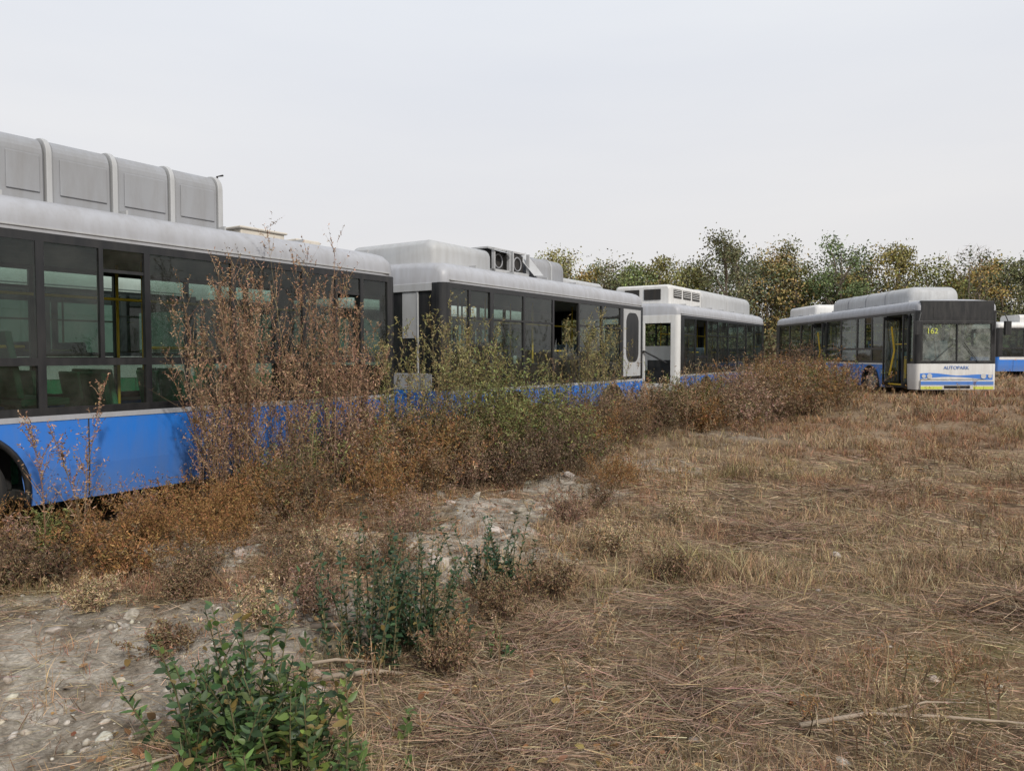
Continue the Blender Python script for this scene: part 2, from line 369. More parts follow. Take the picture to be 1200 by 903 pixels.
        dy.tube([(a+0.2, 0.05, 0.7), (a+0.2, 0.2, 1.5), (a+0.2, 0.1, 2.3)], 0.03, 8); dy.tube([(b-0.2, 0.3, 0.45), (b-0.2, 0.3, 2.6)], 0.03, 8)
        dy.box(a+0.1, b-0.1, 0.06, 0.12, 0.38, 0.44); dy.tube([(a+0.25, 0.5, 0.5), (a+0.25, 0.5, 1.3), (a+0.9, 0.5, 1.35), (a+0.9, 0.5, 0.5)], 0.03, 8)
        dy.box(a+0.3, a+0.85, 0.49, 0.51, 0.6, 1.25)
    dl.obj('door_leaves', M['black'], E); dg.obj('door_glass', M['clear'], E); dy.obj('door_handrails', M['yellow'], E)
    la = PB()
    for xx in np.arange(1.0, L-0.5, 2.1): la.box(xx, xx+0.07, -0.012, 0, 0.93, 0.965) if not inr(xx, doors) else None
    la.obj('side_markers', M['amber'], E)
    return E

def boxprof(w0, w1, z0, z1, r):
    p = [(w0, z0), (w0, z1-r)]
    for q in range(15, 91, 15): p.append((w0+r-r*math.cos(R(q)), z1-r+r*math.sin(R(q))))
    return p+[(w0+w1-y, z) for y, z in reversed(p)]

H1 = math.atan2(0.832, 0.555)
T0 = (-4.40, 6.36)
def TD(t, d=0.0): return (T0[0]+0.555*t+0.832*d, T0[1]+0.832*t-0.555*d)

o = TD(-5.5)
pA = [(0.3, 1.2, 'std'), (1.3, 2.15, 'std'), (2.25, 3.15, 'slide'), (3.25, 4.15, 'std'), (4.2, 4.82, 'std'), (4.9, 5.80, 'std'), (5.87, 6.80, 'slide'), (6.86, 7.80, 'std'), (7.86, 8.80, 'std'), (8.86, 9.78, 'slide'), (9.84, 10.30, 'std')]
A = make_bus((o[0], o[1], 0), H1, 10.5, pA, [1.2, 5.12], seed=1, end1='plain', seatmat='seatg')
g = PB(); ribs = PB(); pn = PB(); hat = PB()
xs = [1.9, 2.5, 3.11, 3.7, 4.35, 5.0, 5.62, 6.08, 6.70, 7.32, 7.91]
for a, b in zip(xs[:-1], xs[1:]):
    g.prof(boxprof(0.34, 2.16, 3.05, 3.68, 0.16), [a+0.03, a+0.05, b-0.05, b-0.03], [(0.02, 0.02), (0, 0), (0, 0), (0.02, 0.02)])
    ribs.prof(boxprof(0.325, 2.175, 3.05, 3.70, 0.17), [a-0.02, a+0.032])
    pn.box(a+0.10, b-0.08, 0.325, 0.342, 3.16, 3.50)
ribs.prof(boxprof(0.325, 2.175, 3.05, 3.70, 0.17), [xs[-1]-0.03, xs[-1]+0.03])
g.obj('gas_tank_covers', M['panelgrey'], A); ribs.obj('tank_cover_ribs', M['rib'], A, bevel=0.008); pn.obj('tank_cover_panels', M['panelgrey'], A, bevel=0.006)
hat.box(8.30, 8.95, 0.5, 1.5, 3.07, 3.17); hat.box(8.27, 8.98, 0.47, 1.53, 3.17, 3.20); hat.box(9.1, 9.5, 0.45, 0.85, 3.07, 3.15); hat.obj('roof_hatch', M['beige'], A, bevel=0.02)
h2 = PB(); h2.tube([(7.96, 0.5, 3.1), (7.99, 0.5, 3.72), (8.1, 0.55, 3.76)], 0.012, 6); h2.obj('vent_pipe', M['dark'], A)

pBn = [(0.18, 0.62, 'full'), (0.68, 1.2, 'trans'), (1.3, 2.2, 'trans'), (2.26, 3.2, 'trans'), (3.26, 4.2, 'broken'), (4.26, 5.2, 'trans'), (5.26, 6.1, 'trans'), (6.25, 7.15, 'panel')]
B = make_bus((-1.02, 11.1, 0), H1, 7.4, pBn, [1.9, 5.7], seed=2, end0='silver')
g = PB(); g.prof(boxprof(0.36, 2.2, 3.05, 3.44, 0.16), [0.2, 0.28, 1.7, 1.78], [(0.08, 0.08), (0, 0), (0, 0), (0.08, 0.08)]); g.obj('air_conditioner_cover', M['rib'], B, smooth=True)
g = PB()
for a, b in ((1.86, 2.36), (2.44, 3.0)):
    for yy in (0.38, 1.2, 2.1):
        g.box(a, a+0.03, yy, yy+0.06, 3.06, 3.5); g.box(b-0.03, b, yy, yy+0.06, 3.06, 3.5)
    g.box(a-0.02, b+0.02, 0.5, 2.16, 3.5, 3.53); g.box(a, b, 0.38, 2.16, 3.08, 3.14)
g.quad((2.95, 0.25, 3.1), (3.2, 0.2, 3.12), (3.2, 0.6, 3.58), (2.95, 0.62, 3.5))
g.quad((1.84, 0.36, 3.45), (2.3, 0.3, 3.42), (2.35, 0.7, 3.56), (1.84, 0.7, 3.54))
g.obj('broken_roof_unit_frame', M['rib'], B)
g = PB(); g.box(1.9, 2.32, 0.5, 2.05, 3.12, 3.47); g.box(2.48, 2.96, 0.5, 2.05, 3.12, 3.47); g.obj('exposed_radiator', M['dark'], B, bevel=0.02)
g = PB()
for xx in (2.11, 2.72):
    pts = [(xx+0.12*math.cos(t), 0.47, 3.30+0.12*math.sin(t)) for t in np.linspace(0, 2*math.pi, 20)]; g.tube(pts, 0.012, 6)
g.obj('fan_rings', M['panelgrey'], B)
g = PB(); g.prof(boxprof(0.38, 2.12, 3.05, 3.50, 0.2), [3.22, 3.26, 4.25, 4.3], [(0.04, 0.04), (0, 0), (0, 0), (0.06, 0.06)]); g.obj('roof_drum', M['panelgrey'], B, smooth=True)
g = PB(); g.prof(boxprof(0.38, 2.12, 3.05, 3.50, 0.2), [3.74, 3.78], [(-0.02, -0.02), (-0.02, -0.02)]); g.prof(boxprof(0.6, 1.9, 3.05, 3.24, 0.08), [4.5, 4.55, 6.35, 6.4], [(0.04, 0.04), (0, 0), (0, 0), (0.04, 0.04)]); g.obj('low_roof_cover', M['rib'], B)

pC = [(0.42, 1.3, 'trans'), (1.36, 2.3, 'broken'), (2.36, 3.3, 'trans'), (3.36, 4.3, 'trans'), (4.36, 5.3, 'trans'), (5.36, 6.3, 'std'), (6.36, 7.3, 'std'), (7.36, 8.3, 'std')]
C = make_bus((4.55, 20.2, 0.0), H1, 8.6, pC, [2.2, 6.6], seed=3, end0='open', roofm='silver')
g = PB(); g.prof(boxprof(0.42, 2.1, 3.05, 3.62, 0.1), [0.4, 0.45, 2.9, 2.95], [(0.05, 0.05), (0, 0), (0, 0), (0.05, 0.05)]); g.obj('roof_unit', M['white'], C)
g = PB(); fr = PB()
for a in (0.65, 1.4, 2.15): 
    g.box(a, a+0.6, 0.405, 0.418, 3.26, 3.5)
    for z in (3.31, 3.36, 3.41, 3.46): fr.box(a, a+0.6, 0.395, 0.404, z, z+0.015)
for a in (0.7, 1.35):
    g.box(0.38, 0.399, a, a+0.5, 3.2, 3.5)
g.obj('roof_unit_grilles', M['dark'], C); fr.obj('grille_slats', M['white'], C)
g = PB(); g.prof(boxprof(0.42, 2.1, 3.05, 3.68, 0.26), [3.1, 3.2, 5.4, 5.42], [(0.08, 0.08), (0, 0), (0, 0), (0, 0)]); g.prof(boxprof(0.42, 2.1, 3.05, 3.68, 0.26), [5.5, 5.55, 8.1, 8.2], [(0.0, 0.0), (0, 0), (0, 0), (0.08, 0.08)]); g.obj('gas_tank_cover', M['rib'], C, smooth=True)

LD = 12.2
pD = [(0.5, 1.7, 'std'), (1.8, 3.0, 'std'), (3.1, 4.3, 'std'), (5.7, 6.9, 'std'), (7.0, 8.2, 'std'), (8.3, 9.3, 'slide'), (9.4, 10.2, 'std'), (11.78, 12.0, 'full')]
D = make_bus((12.45, 35.0, 0.27), R(-90), LD, pD, [2.6, 9.3], seed=4, end1='front', doors=((4.4, 5.6), (10.3, 11.7)), white_from=11.7, roofm='silver', strip='white',
   farpanes=[(0.5, 1.7, 'std'), (1.8, 3.0, 'std'), (3.1, 4.3, 'std'), (4.4, 5.6, 'std'), (5.7, 6.9, 'std'), (7.0, 8.2, 'std'), (8.3, 9.3, 'slide'), (9.4, 10.4, 'std'), (10.5, 11.9, 'std')])
g = PB(); g.prof(boxprof(0.4, 2.1, 3.05, 3.58, 0.3), [5.2, 5.35, 10.75, 10.95], [(0.12, 0.15), (0, 0), (0, 0), (0.12, 0.15)]); g.obj('gas_tank_cover', M['rib'], D, smooth=True)
g = PB()
for a in (6.6, 8.0, 9.4): g.prof(boxprof(0.39, 2.11, 3.05, 3.595, 0.3), [a, a+0.05])
g.obj('tank_cover_ribs', M['panelgrey'], D)
g = PB(); g.prof(boxprof(0.4, 2.1, 3.05, 3.5, 0.15), [0.6, 0.75, 3.4, 3.5], [(0.1, 0.1), (0, 0), (0, 0), (0.1, 0.1)]); g.obj('air_conditioner_cover', M['white'], D, smooth=True)
textobj('CITY AUTOPARK', 0.19, (6.2, -0.012, 0.78), (R(90), 0, 0), M['white'], D, 'side_lettering')

Eb = make_bus((27.2, 41.5, 0.42), 0.0, 11.5, [(0.3+i*1.25, 1.45+i*1.25, 'std') for i in range(9)], [2.6, 8.9], seed=5, roofm='white', strip='white', zs=0.95)
g = PB(); g.prof(boxprof(0.4, 2.1, 3.05, 3.5, 0.2), [1.5, 6]); g.obj('gas_tank_cover', M['white'], Eb)
o = TD(-6.2, -5.6)
F = make_bus((o[0], o[1], 0), H1, 11.8, [(0.4+i*1.25, 1.55+i*1.25, 'full') for i in range(9)], [2.6, 9.0], seed=6, skirt='green', strip='white', roofm='white', zs=1.25, zb=1.62, name='green_bus')
o = TD(6.0, -5.9)
G = make_bus((o[0], o[1], 0), H1, 11.8, [(0.4+i*1.25, 1.55+i*1.25, 'full') for i in range(9)], [2.6, 9.0], seed=7, skirt='green', strip='white', roofm='white', zs=1.25, zb=1.62, name='green_bus')

# ------------------------------------------------------------------ terrain
def hsh(ix, iy, s):
    n = np.sin(ix*127.1+iy*311.7+s*74.7)*43758.5453; return n-np.floor(n)
def vn(x, y, s=0):
    ix, iy = np.floor(x), np.floor(y); fx, fy = x-ix, y-iy
    fx = fx*fx*(3-2*fx); fy = fy*fy*(3-2*fy)
    return (hsh(ix, iy, s)*(1-fx)+hsh(ix+1, iy, s)*fx)*(1-fy)+(hsh(ix, iy+1, s)*(1-fx)+hsh(ix+1, iy+1, s)*fx)*fy
def fbm(x, y, s=0, o=4):
    r = 0; a = 0.5; t = 0
    for i in range(o): r = r+a*vn(x*2**i+i*17.3, y*2**i-i*9.1, s+i); t += a; a *= 0.55
    return r/t
def ss(v, a, b):
    t = np.clip((v-a)/(b-a), 0, 1); return t*t*(3-2*t)
def tdof(x, y):
    dx, dy = x-T0[0], y-T0[1]; return dx*0.555+dy*0.832, dx*0.832-dy*0.555
def gravel(x, y):
    n = fbm(x*1.3, y*1.3, 5)-0.5; n2 = fbm(x*4.5, y*4.5, 6)-0.5
    m = ss(-(x+1.0)+n*1.6+n2*0.9, -0.25, 0.45)*ss(5.1-y+n*1.5+n2*0.9, -0.3, 0.6)
    for (cx, cy, rx, ry, k) in ((-0.35, 6.3, 0.7, 0.85, 1.0), (0.0, 7.5, 0.6, 0.8, 1.0), (0.5, 8.8, 0.6, 0.9, 0.9), (-2.4, 5.9, 0.8, 0.4, 0.8), (-1.5, 6.3, 0.7, 0.45, 0.75), (2.3, 10.8, 0.9, 0.8, 0.5), (-0.8, 4.7, 0.5, 0.5, 0.7), (4.3, 14.5, 0.8, 1.1, 0.4)):
        q = np.sqrt(((x-cx)/rx)**2+((y-cy)/ry)**2); m = np.maximum(m, k*ss(1.15-q+n*1.2+n2*1.8, 0, 0.5))
    return m
def H(x, y):
    t, d = tdof(x, y)
    z = 0.4*ss(x, 2, 12)*ss(y, 9, 21)
    z = z+0.16*np.exp(-((d-1.0)/0.9)**2)*ss(t, 1, 4)*(1-ss(t, 16, 22))
    nr = 1-ss(y, 30, 80)
    z = z+nr*(0.16*(fbm(x*0.45, y*0.45, 1)-0.5)+0.09*(fbm(x*1.7, y*1.7, 2)-0.5)+0.035*(fbm(x*6, y*6, 3, 3)-0.5))
    g = gravel(x, y)
    z = z+g*(0.07*(fbm(x*7, y*7, 8, 4)-0.4)+0.05*ss(y, 5.4, 6.5))
    z = z-0.06*np.exp(-((d+1.2)/1.5)**2)
    return z
def axis(c0, c1, st, lim0, lim1):
    a = list(np.arange(c0, c1, st)); s = st
    while a[-1] < lim1: s *= 1.045; a.append(a[-1]+s)
    s = st
    while a[0] > lim0: s *= 1.045; a.insert(0, a[0]-s)
    return np.array(a)
gx = axis(-4.5, 6.0, 0.04, -700, 900); gy = axis(2.2, 8.5, 0.04, -200, 1500)
GX, GY = np.meshgrid(gx, gy); Z = H(GX, GY)
co = np.stack([GX.ravel(), GY.ravel(), Z.ravel()], 1).astype(np.float32)
ny, nx = GX.shape
i = np.arange((ny-1)*(nx-1)); r_, c_ = i//(nx-1), i % (nx-1); b0 = r_*nx+c_
quads = np.stack([b0, b0+1, b0+nx+1, b0+nx], 1).astype(np.int32)
def raw_mesh(name, co, loops, starts, totals, col, mat, smooth=False):
    me = bpy.data.meshes.new(name)
    me.vertices.add(len(co)); me.vertices.foreach_set('co', np.ascontiguousarray(co, dtype=np.float32).ravel())
    me.loops.add(len(loops)); me.loops.foreach_set('vertex_index', np.ascontiguousarray(loops, dtype=np.int32))
    me.polygons.add(len(starts)); me.polygons.foreach_set('loop_start', np.ascontiguousarray(starts, dtype=np.int32))
    try: me.polygons.foreach_set('loop_total', np.ascontiguousarray(totals, dtype=np.int32))
    except Exception: pass
    if smooth: me.polygons.foreach_set('use_smooth', np.ones(len(starts), dtype=bool))
    me.update(calc_edges=True)
    at = me.color_attributes.new('Col', 'FLOAT_COLOR', 'POINT')
    c4 = np.ones((len(co), 4), dtype=np.float32); c4[:, :3] = np.clip(col, 0, 1); at.data.foreach_set('color', c4.ravel())
    me.materials.append(mat)
    ob = bpy.data.objects.new(name, me); COL.objects.link(ob); return ob
def lerp(a, b, f): return a*(1-f[:, None])+b*f[:, None]
x, y = co[:, 0].astype(float), co[:, 1].astype(float)
soil = lerp(np.array([[0.22, 0.158, 0.105]]), np.array([[0.33, 0.25, 0.17]]), fbm(x*1.1, y*1.1, 11))
soil = lerp(soil, np.array([[0.26, 0.155, 0.095]]), 0.5*ss(fbm(x*0.35, y*0.6, 12), 0.45, 0.7))
soil = lerp(soil, np.array([[0.19, 0.18, 0.075]]), 0.65*ss(fbm(x*1.4, y*1.4, 13), 0.46, 0.64)*(1-ss(y, 4.5, 8)))
soil = lerp(soil, np.array([[0.11, 0.078, 0.05]]), 0.75*ss(fbm(x*2.0, y*2.0, 14), 0.52, 0.72))
grv = lerp(np.array([[0.31, 0.275, 0.23]]), np.array([[0.50, 0.46, 0.40]]), ss(fbm(x*3, y*3, 15), 0.3, 0.7))
grv = lerp(grv, np.array([[0.17, 0.135, 0.10]]), 0.7*ss(fbm(x*5, y*5, 16), 0.54, 0.72))
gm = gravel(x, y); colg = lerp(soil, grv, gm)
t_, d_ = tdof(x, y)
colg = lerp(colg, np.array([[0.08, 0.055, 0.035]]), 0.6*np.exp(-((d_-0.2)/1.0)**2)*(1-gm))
m, nt, out = newmat('ground')
b = N(nt, 'ShaderNodeBsdfPrincipled', Roughness=0.95); nt.links.new(b.outputs[0], out.inputs[0]); b.inputs['Specular IOR Level'].default_value = 0.1
at = N(nt, 'ShaderNodeAttribute', attribute_name='Col'); tc = N(nt, 'ShaderNodeTexCoord')
n1 = N(nt, 'ShaderNodeTexNoise', Scale=14.0, Detail=8.0, Roughness=0.7); nt.links.new(tc.outputs['Object'], n1.inputs[0])
n2 = N(nt, 'ShaderNodeTexVoronoi', Scale=38.0); nt.links.new(tc.outputs['Object'], n2.inputs[0])
f1 = ramp(nt, n1.outputs[0], 0.3, 0.7)
c1 = mixc(nt, f1, (0.50, 0.47, 0.43), (1.35, 1.35, 1.35))
c2 = mixc(nt, 1.0, at.outputs[0], c1, 'MULTIPLY')
c3 = mixc(nt, ramp(nt, n2.outputs[0], 0.0, 0.6), (1.15, 1.15, 1.15), (0.75, 0.73, 0.7)); c4 = mixc(nt, 0.6, c2, c3, 'MULTIPLY')
nt.links.new(c4, b.inputs['Base Color'])
bp = N(nt, 'ShaderNodeBump', Strength=1.0, Distance=0.03); nt.links.new(n1.outputs[0], bp.inputs['Height'])
bp2 = N(nt, 'ShaderNodeBump', Strength=0.5, Distance=0.015); nt.links.new(n2.outputs[0], bp2.inputs['Height']); nt.links.new(bp.outputs[0], bp2.inputs['Normal'])
nt.links.new(bp2.outputs[0], b.inputs['Normal'])
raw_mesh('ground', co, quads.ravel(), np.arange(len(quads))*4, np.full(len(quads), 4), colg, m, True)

# ------------------------------------------------------------------ blades
def nrm(a): return a/np.maximum(np.linalg.norm(a, axis=1, keepdims=True), 1e-9)
class BL:
    def __init__(s): s.co = []; s.col = []
    def add(s, P, D, L, Wd, bend, col, b0=1.0, mid=0.7):
        n = len(P); L = np.broadcast_to(L, (n,))[:, None]; Wd = np.broadcast_to(Wd, (n,))[:, None]
        side = nrm(np.cross(D, rng.normal(size=(n, 3))))*Wd*0.5
        mp = P+D*L*0.5+bend*L*0.25; tp = P+D*L+bend*L
        v = np.stack([P-side*b0, P+side*b0, mp-side*mid, mp+side*mid, tp], 1)
        s.co.append(v.reshape(-1, 3)); s.col.append(np.repeat(col, 5, axis=0))
    def make(s, name, mat):
        co = np.concatenate(s.co); col = np.concatenate(s.col); n = len(co)//5
        base = (np.arange(n)*5)[:, None]; loops = (base+np.array([[0, 1, 3, 2, 2, 3, 4]])).ravel()
        starts = (np.arange(n)[:, None]*7+np.array([[0, 4]])).ravel(); tot = np.tile([4, 3], n)
        print(name, 'blades', n)
        return raw_mesh(name, co, loops, starts, tot, col, mat)
def at_(P, D, L, bend, f): return P+D*(L*f)[:, None]+bend*(L*f*f)[:, None]
def rcol(base, n, var=0.25, hue=0.08):
    base = np.asarray(base, float)
    if base.ndim == 1: base = np.repeat(base[None], n, 0)
    return np.clip(base*(1+rng.normal(0, var, (n, 1)))*(1+rng.normal(0, hue, (n, 3))), 0.004, 0.9)
def updir(n, spread):
    az = rng.uniform(0, 2*math.pi, n); tl = np.abs(rng.normal(0, spread, n))
    return np.stack([np.sin(tl)*np.cos(az), np.sin(tl)*np.sin(az), np.cos(tl)], 1)
VM = vegmat('dry_vegetation'); GM = vegmat('tree_foliage')

def bush(bl, x, y, rad, h, col, bitcol, nst=36, ntw=12, nbit=7, bl_len=0.035, bl_w=0.012, spread=0.55, sw=0.006):
    z = float(H(np.array([x]), np.array([y]))[0])
    P = np.zeros((nst, 3)); P[:, 0] = x+rng.normal(0, rad*0.25, nst); P[:, 1] = y+rng.normal(0, rad*0.25, nst); P[:, 2] = z-0.02
    D = updir(nst, spread); L = h*rng.uniform(0.55, 1.15, nst)/np.maximum(0.6, D[:, 2]+0.15)
    L = np.minimum(L, np.hypot(rad, h)); bend = np.c_[rng.normal(0, 0.15, (nst, 2)), rng.uniform(-0.12, 0.1, nst)]
    bl.add(P, D, L, sw, bend, rcol(np.array(col)*0.8, nst))
    n2 = nst*ntw; i = rng.integers(0, nst, n2); f = rng.uniform(0.15, 1, n2)**0.8
    P2 = at_(P[i], D[i], L[i], bend[i], f); D2 = nrm(D[i]*0.5+rng.normal(0, 0.55, (n2, 3))+np.array([0, 0, 0.35]))
    L2 = h*rng.uniform(0.10, 0.28, n2); b2 = rng.normal(0, 0.2, (n2, 3))
    bl.add(P2, D2, L2, sw*0.6, b2, rcol(col, n2))
    n3 = n2*nbit; i = rng.integers(0, n2, n3); f = rng.uniform(0.1, 1.05, n3)
    P3 = at_(P2[i], D2[i], L2[i], b2[i], f); D3 = nrm(rng.normal(size=(n3, 3))+np.array([0, 0, 0.4]))
    bl.add(P3, D3, bl_len*rng.uniform(0.5, 1.5, n3), bl_w, np.zeros((n3, 3)), rcol(bitcol, n3, 0.38, 0.10), b0=0.4, mid=1.0)

def weed(bl, x, y, h, col, bitcol, nst=5, nbr=26, nbit=14, spread=0.08, rad=0.12, bitlen=0.022, bitw=0.010, start=0.3):
    z = float(H(np.array([x]), np.array([y]))[0])
    P = np.zeros((nst, 3)); P[:, 0] = x+rng.normal(0, rad, nst); P[:, 1] = y+rng.normal(0, rad, nst); P[:, 2] = z-0.02
    D = updir(nst, spread); L = h*rng.uniform(0.68, 1.0, nst); bend = np.c_[rng.normal(0, 0.07, (nst, 2)), np.zeros(nst)]
    for _ in range(2): bl.add(P, D, L, 0.011, bend, rcol(col, nst, 0.15))
    n2 = nst*nbr; i = rng.integers(0, nst, n2); f = rng.uniform(start, 0.98, n2)
    P2 = at_(P[i], D[i], L[i], bend[i], f); az = rng.uniform(0, 2*math.pi, n2)
    D2 = nrm(np.stack([np.cos(az)*0.5, np.sin(az)*0.5, np.full(n2, 1.0)+rng.normal(0, 0.3, n2)], 1))
    L2 = h*0.15*(1.25-f)*rng.uniform(0.6, 1.6, n2)+0.06; b2 = np.c_[rng.normal(0, 0.15, (n2, 2)), rng.uniform(-0.1, 0.2, n2)]
    bl.add(P2, D2, L2, 0.005, b2, rcol(col, n2))
    n3 = n2*nbit; i = rng.integers(0, n2, n3); f = rng.uniform(0.1, 1.05, n3)
    P3 = at_(P2[i], D2[i], L2[i], b2[i], f); D3 = nrm(rng.normal(size=(n3, 3))*0.8+np.array([0, 0, 0.3]))
    bl.add(P3, D3, bitlen*rng.uniform(0.5, 1.8, n3), bitw, np.zeros((n3, 3)), rcol(bitcol, n3, 0.35), b0=0.4, mid=1.0)

RUST = (0.25, 0.14, 0.062); BRN = (0.20, 0.138, 0.085); DBR = (0.12, 0.085, 0.055); OLV = (0.17, 0.175, 0.07); TAN = (0.37, 0.275, 0.17); PINK = (0.27, 0.18, 0.128)
belt = BL()
def bcol():
    r = rng.random()
    return RUST if r < 0.26 else BRN if r < 0.54 else DBR if r < 0.64 else PINK if r < 0.76 else TAN if r < 0.86 else OLV
for k in range(90):
    t = rng.uniform(-1.5, 9.5); d = rng.uniform(0.25, 1.9)
    h = 0.45+0.55*float(ss(np.array([t]), 0.8, 3.0)[0])*rng.uniform(0.4, 1.2)
    if t < 1.2: h = rng.uniform(0.22, 0.45)
    if 6.3 < t < 10: h *= 0.85
    xx, yy = TD(t, d); c0 = bcol(); bush(belt, xx, yy, h*0.65, h, tuple(np.array(c0)*0.8), c0, nst=30, ntw=11, nbit=7, bl_len=0.03, bl_w=0.009, sw=0.005)
for k in range(90):
    t = rng.uniform(9.5, 26); wd = 1.2+2.6*min(1, (t-9.5)/3)
    d = rng.uniform(0.35, wd)
    h = rng.uniform(0.5, 1.15)+(0.35 if t > 16 else 0)
    xx, yy = TD(t, d); c0 = bcol()
    if xx > 10.3: continue
    bush(belt, xx, yy, h*0.8, h, tuple(np.array(c0)*0.8), c0, nst=26, ntw=9, nbit=6, bl_len=0.055, bl_w=0.016, sw=0.009)
for k in range(14):
    xx, yy = rng.uniform(9.8, 11.9), rng.uniform(29, 34); c0 = bcol(); h = rng.uniform(0.7, 1.5)
    bush(belt, xx, yy, h*0.8, h, tuple(np.array(c0)*0.8), c0, nst=26, ntw=9, nbit=6, bl_len=0.07, bl_w=0.02, sw=0.01)
for (xx, yy, h) in ((8.9, 23.5, 1.6), (9.5, 24.6, 1.75), (8.4, 22.8, 1.3)):
    bush(belt, xx, yy, h*0.8, h, DBR, (0.17, 0.11, 0.075), nst=50, ntw=12, nbit=6, bl_len=0.05, bl_w=0.015, sw=0.01)
for (xx, yy, h, c0) in ((-2.95, 6.05, 0.66, RUST), (-2.55, 6.5, 0.6, RUST), (-3.9, 5.5, 0.42, BRN), (-4.3, 6.0, 0.5, RUST), (-3.5, 5.2, 0.3, BRN), (-2.0, 6.9, 0.7, RUST), (-1.75, 5.9, 0.5, BRN), (-2.4, 5.7, 0.55, RUST), (-3.2, 5.6, 0.5, RUST),
                        (-1.1, 7.4, 0.65, RUST), (-0.95, 6.6, 0.45, PINK), (-2.3, 5.3, 0.35, BRN), (-0.5, 8.8, 0.5, PINK), (-1.5, 5.0, 0.36, BRN), (0.55, 7.0, 0.36, PINK), (0.8, 6.0, 0.33, TAN), (1.15, 5.2, 0.25, BRN), (-0.35, 3.75, 0.25, BRN), (-0.1, 4.5, 0.32, BRN), (-1.2, 4.5, 0.34, PINK), (0.3, 4.9, 0.3, BRN), (-1.5, 4.3, 0.3, TAN), (-2.2, 4.9, 0.3, BRN),
                        (-0.9, 5.5, 0.38, BRN), (-1.4, 5.6, 0.4, TAN), (0.9, 7.8, 0.4, BRN), (1.3, 9.0, 0.5, RUST), (0.0, 9.9, 0.6, BRN), (1.6, 7.0, 0.35, TAN), (-2.7, 4.7, 0.25, TAN), (-1.9, 4.0, 0.18, BRN)):
    bush(belt, xx, yy, h*0.85, h, tuple(np.array(c0)*0.75), c0, nst=44, ntw=14, nbit=8, bl_len=0.018, bl_w=0.006, sw=0.0035, spread=0.65)
for (t, d, h) in ((4.9, 1.7, 1.5), (5.5, 1.5, 1.6), (5.9, 1.9, 1.3), (4.3, 1.4, 1.1), (6.5, 1.6, 1.0)):
    xx, yy = TD(t, d); bush(belt, xx, yy, 0.8, h, DBR, OLV if h > 1.2 else (0.16, 0.13, 0.07), nst=60, ntw=14, nbit=8, bl_len=0.04, bl_w=0.013)
for (t, d, h) in ((5.2, 2.3, 0.9), (6.1, 2.2, 0.8), (4.6, 2.2, 0.7)):
    xx, yy = TD(t, d); bush(belt, xx, yy, 0.8, h, DBR, (0.16, 0.115, 0.08), nst=55, ntw=14, nbit=7, bl_len=0.03, bl_w=0.009)
belt.make('dry_shrubs', VM)

tall = BL()
TW = (0.25, 0.17, 0.11); TB = (0.30, 0.19, 0.122)
for (t, d, h) in ((1.75, 0.55, 3.2), (1.9, 0.65, 2.9), (2.05, 0.5, 2.4), (1.6, 0.7, 2.3), (1.8, 0.8, 2.6), (3.0, 0.5, 3.2), (3.15, 0.6, 3.0), (3.3, 0.45, 2.5), (3.05, 0.8, 2.5), (2.6, 0.7, 1.7), (3.7, 0.6, 1.8), (0.25, 0.8, 1.5), (1.3, 0.8, 1.5), (1.6, 0.9, 1.9), (2.3, 0.9, 1.9), (3.4, 0.9, 1.9)):
    xx, yy = TD(t, d); weed(tall, xx, yy, h, TW, TB if rng.random() < 0.75 else BRN, nst=5 if h > 1.6 else 3, nbr=36, nbit=14, start=0.2, rad=0.11)
for (t, d, h) in ((4.5, 0.8, 2.1), (4.8, 0.9, 2.3), (5.0, 1.2, 2.0), (5.5, 0.6, 2.5), (5.7, 0.9, 2.1), (6.4, 0.8, 2.0), (8.9, 0.8, 2.8), (9.1, 1.0, 2.6), (8.7, 1.0, 2.2), (10.6, 0.8, 2.4), (7.6, 0.9, 1.6), (4.2, 1.0, 1.9), (4.0, 0.7, 2.2)):
    xx, yy = TD(t, d); weed(tall, xx, yy, h, (0.20, 0.16, 0.09), (0.25, 0.22, 0.10), nst=4, nbr=24, nbit=12, bitlen=0.032, bitw=0.011, start=0.3)
for k in range(75):
    t = rng.uniform(0.9, 24); d = rng.uniform(0.3, 2.2); xx, yy = TD(t, d)
    if xx > 10.4: continue
    weed(tall, xx, yy, rng.uniform(0.7, 1.6), BRN, bcol(), nst=2, nbr=14, nbit=9, start=0.3, bitlen=0.03)
tall.make('tall_dry_weeds', VM)

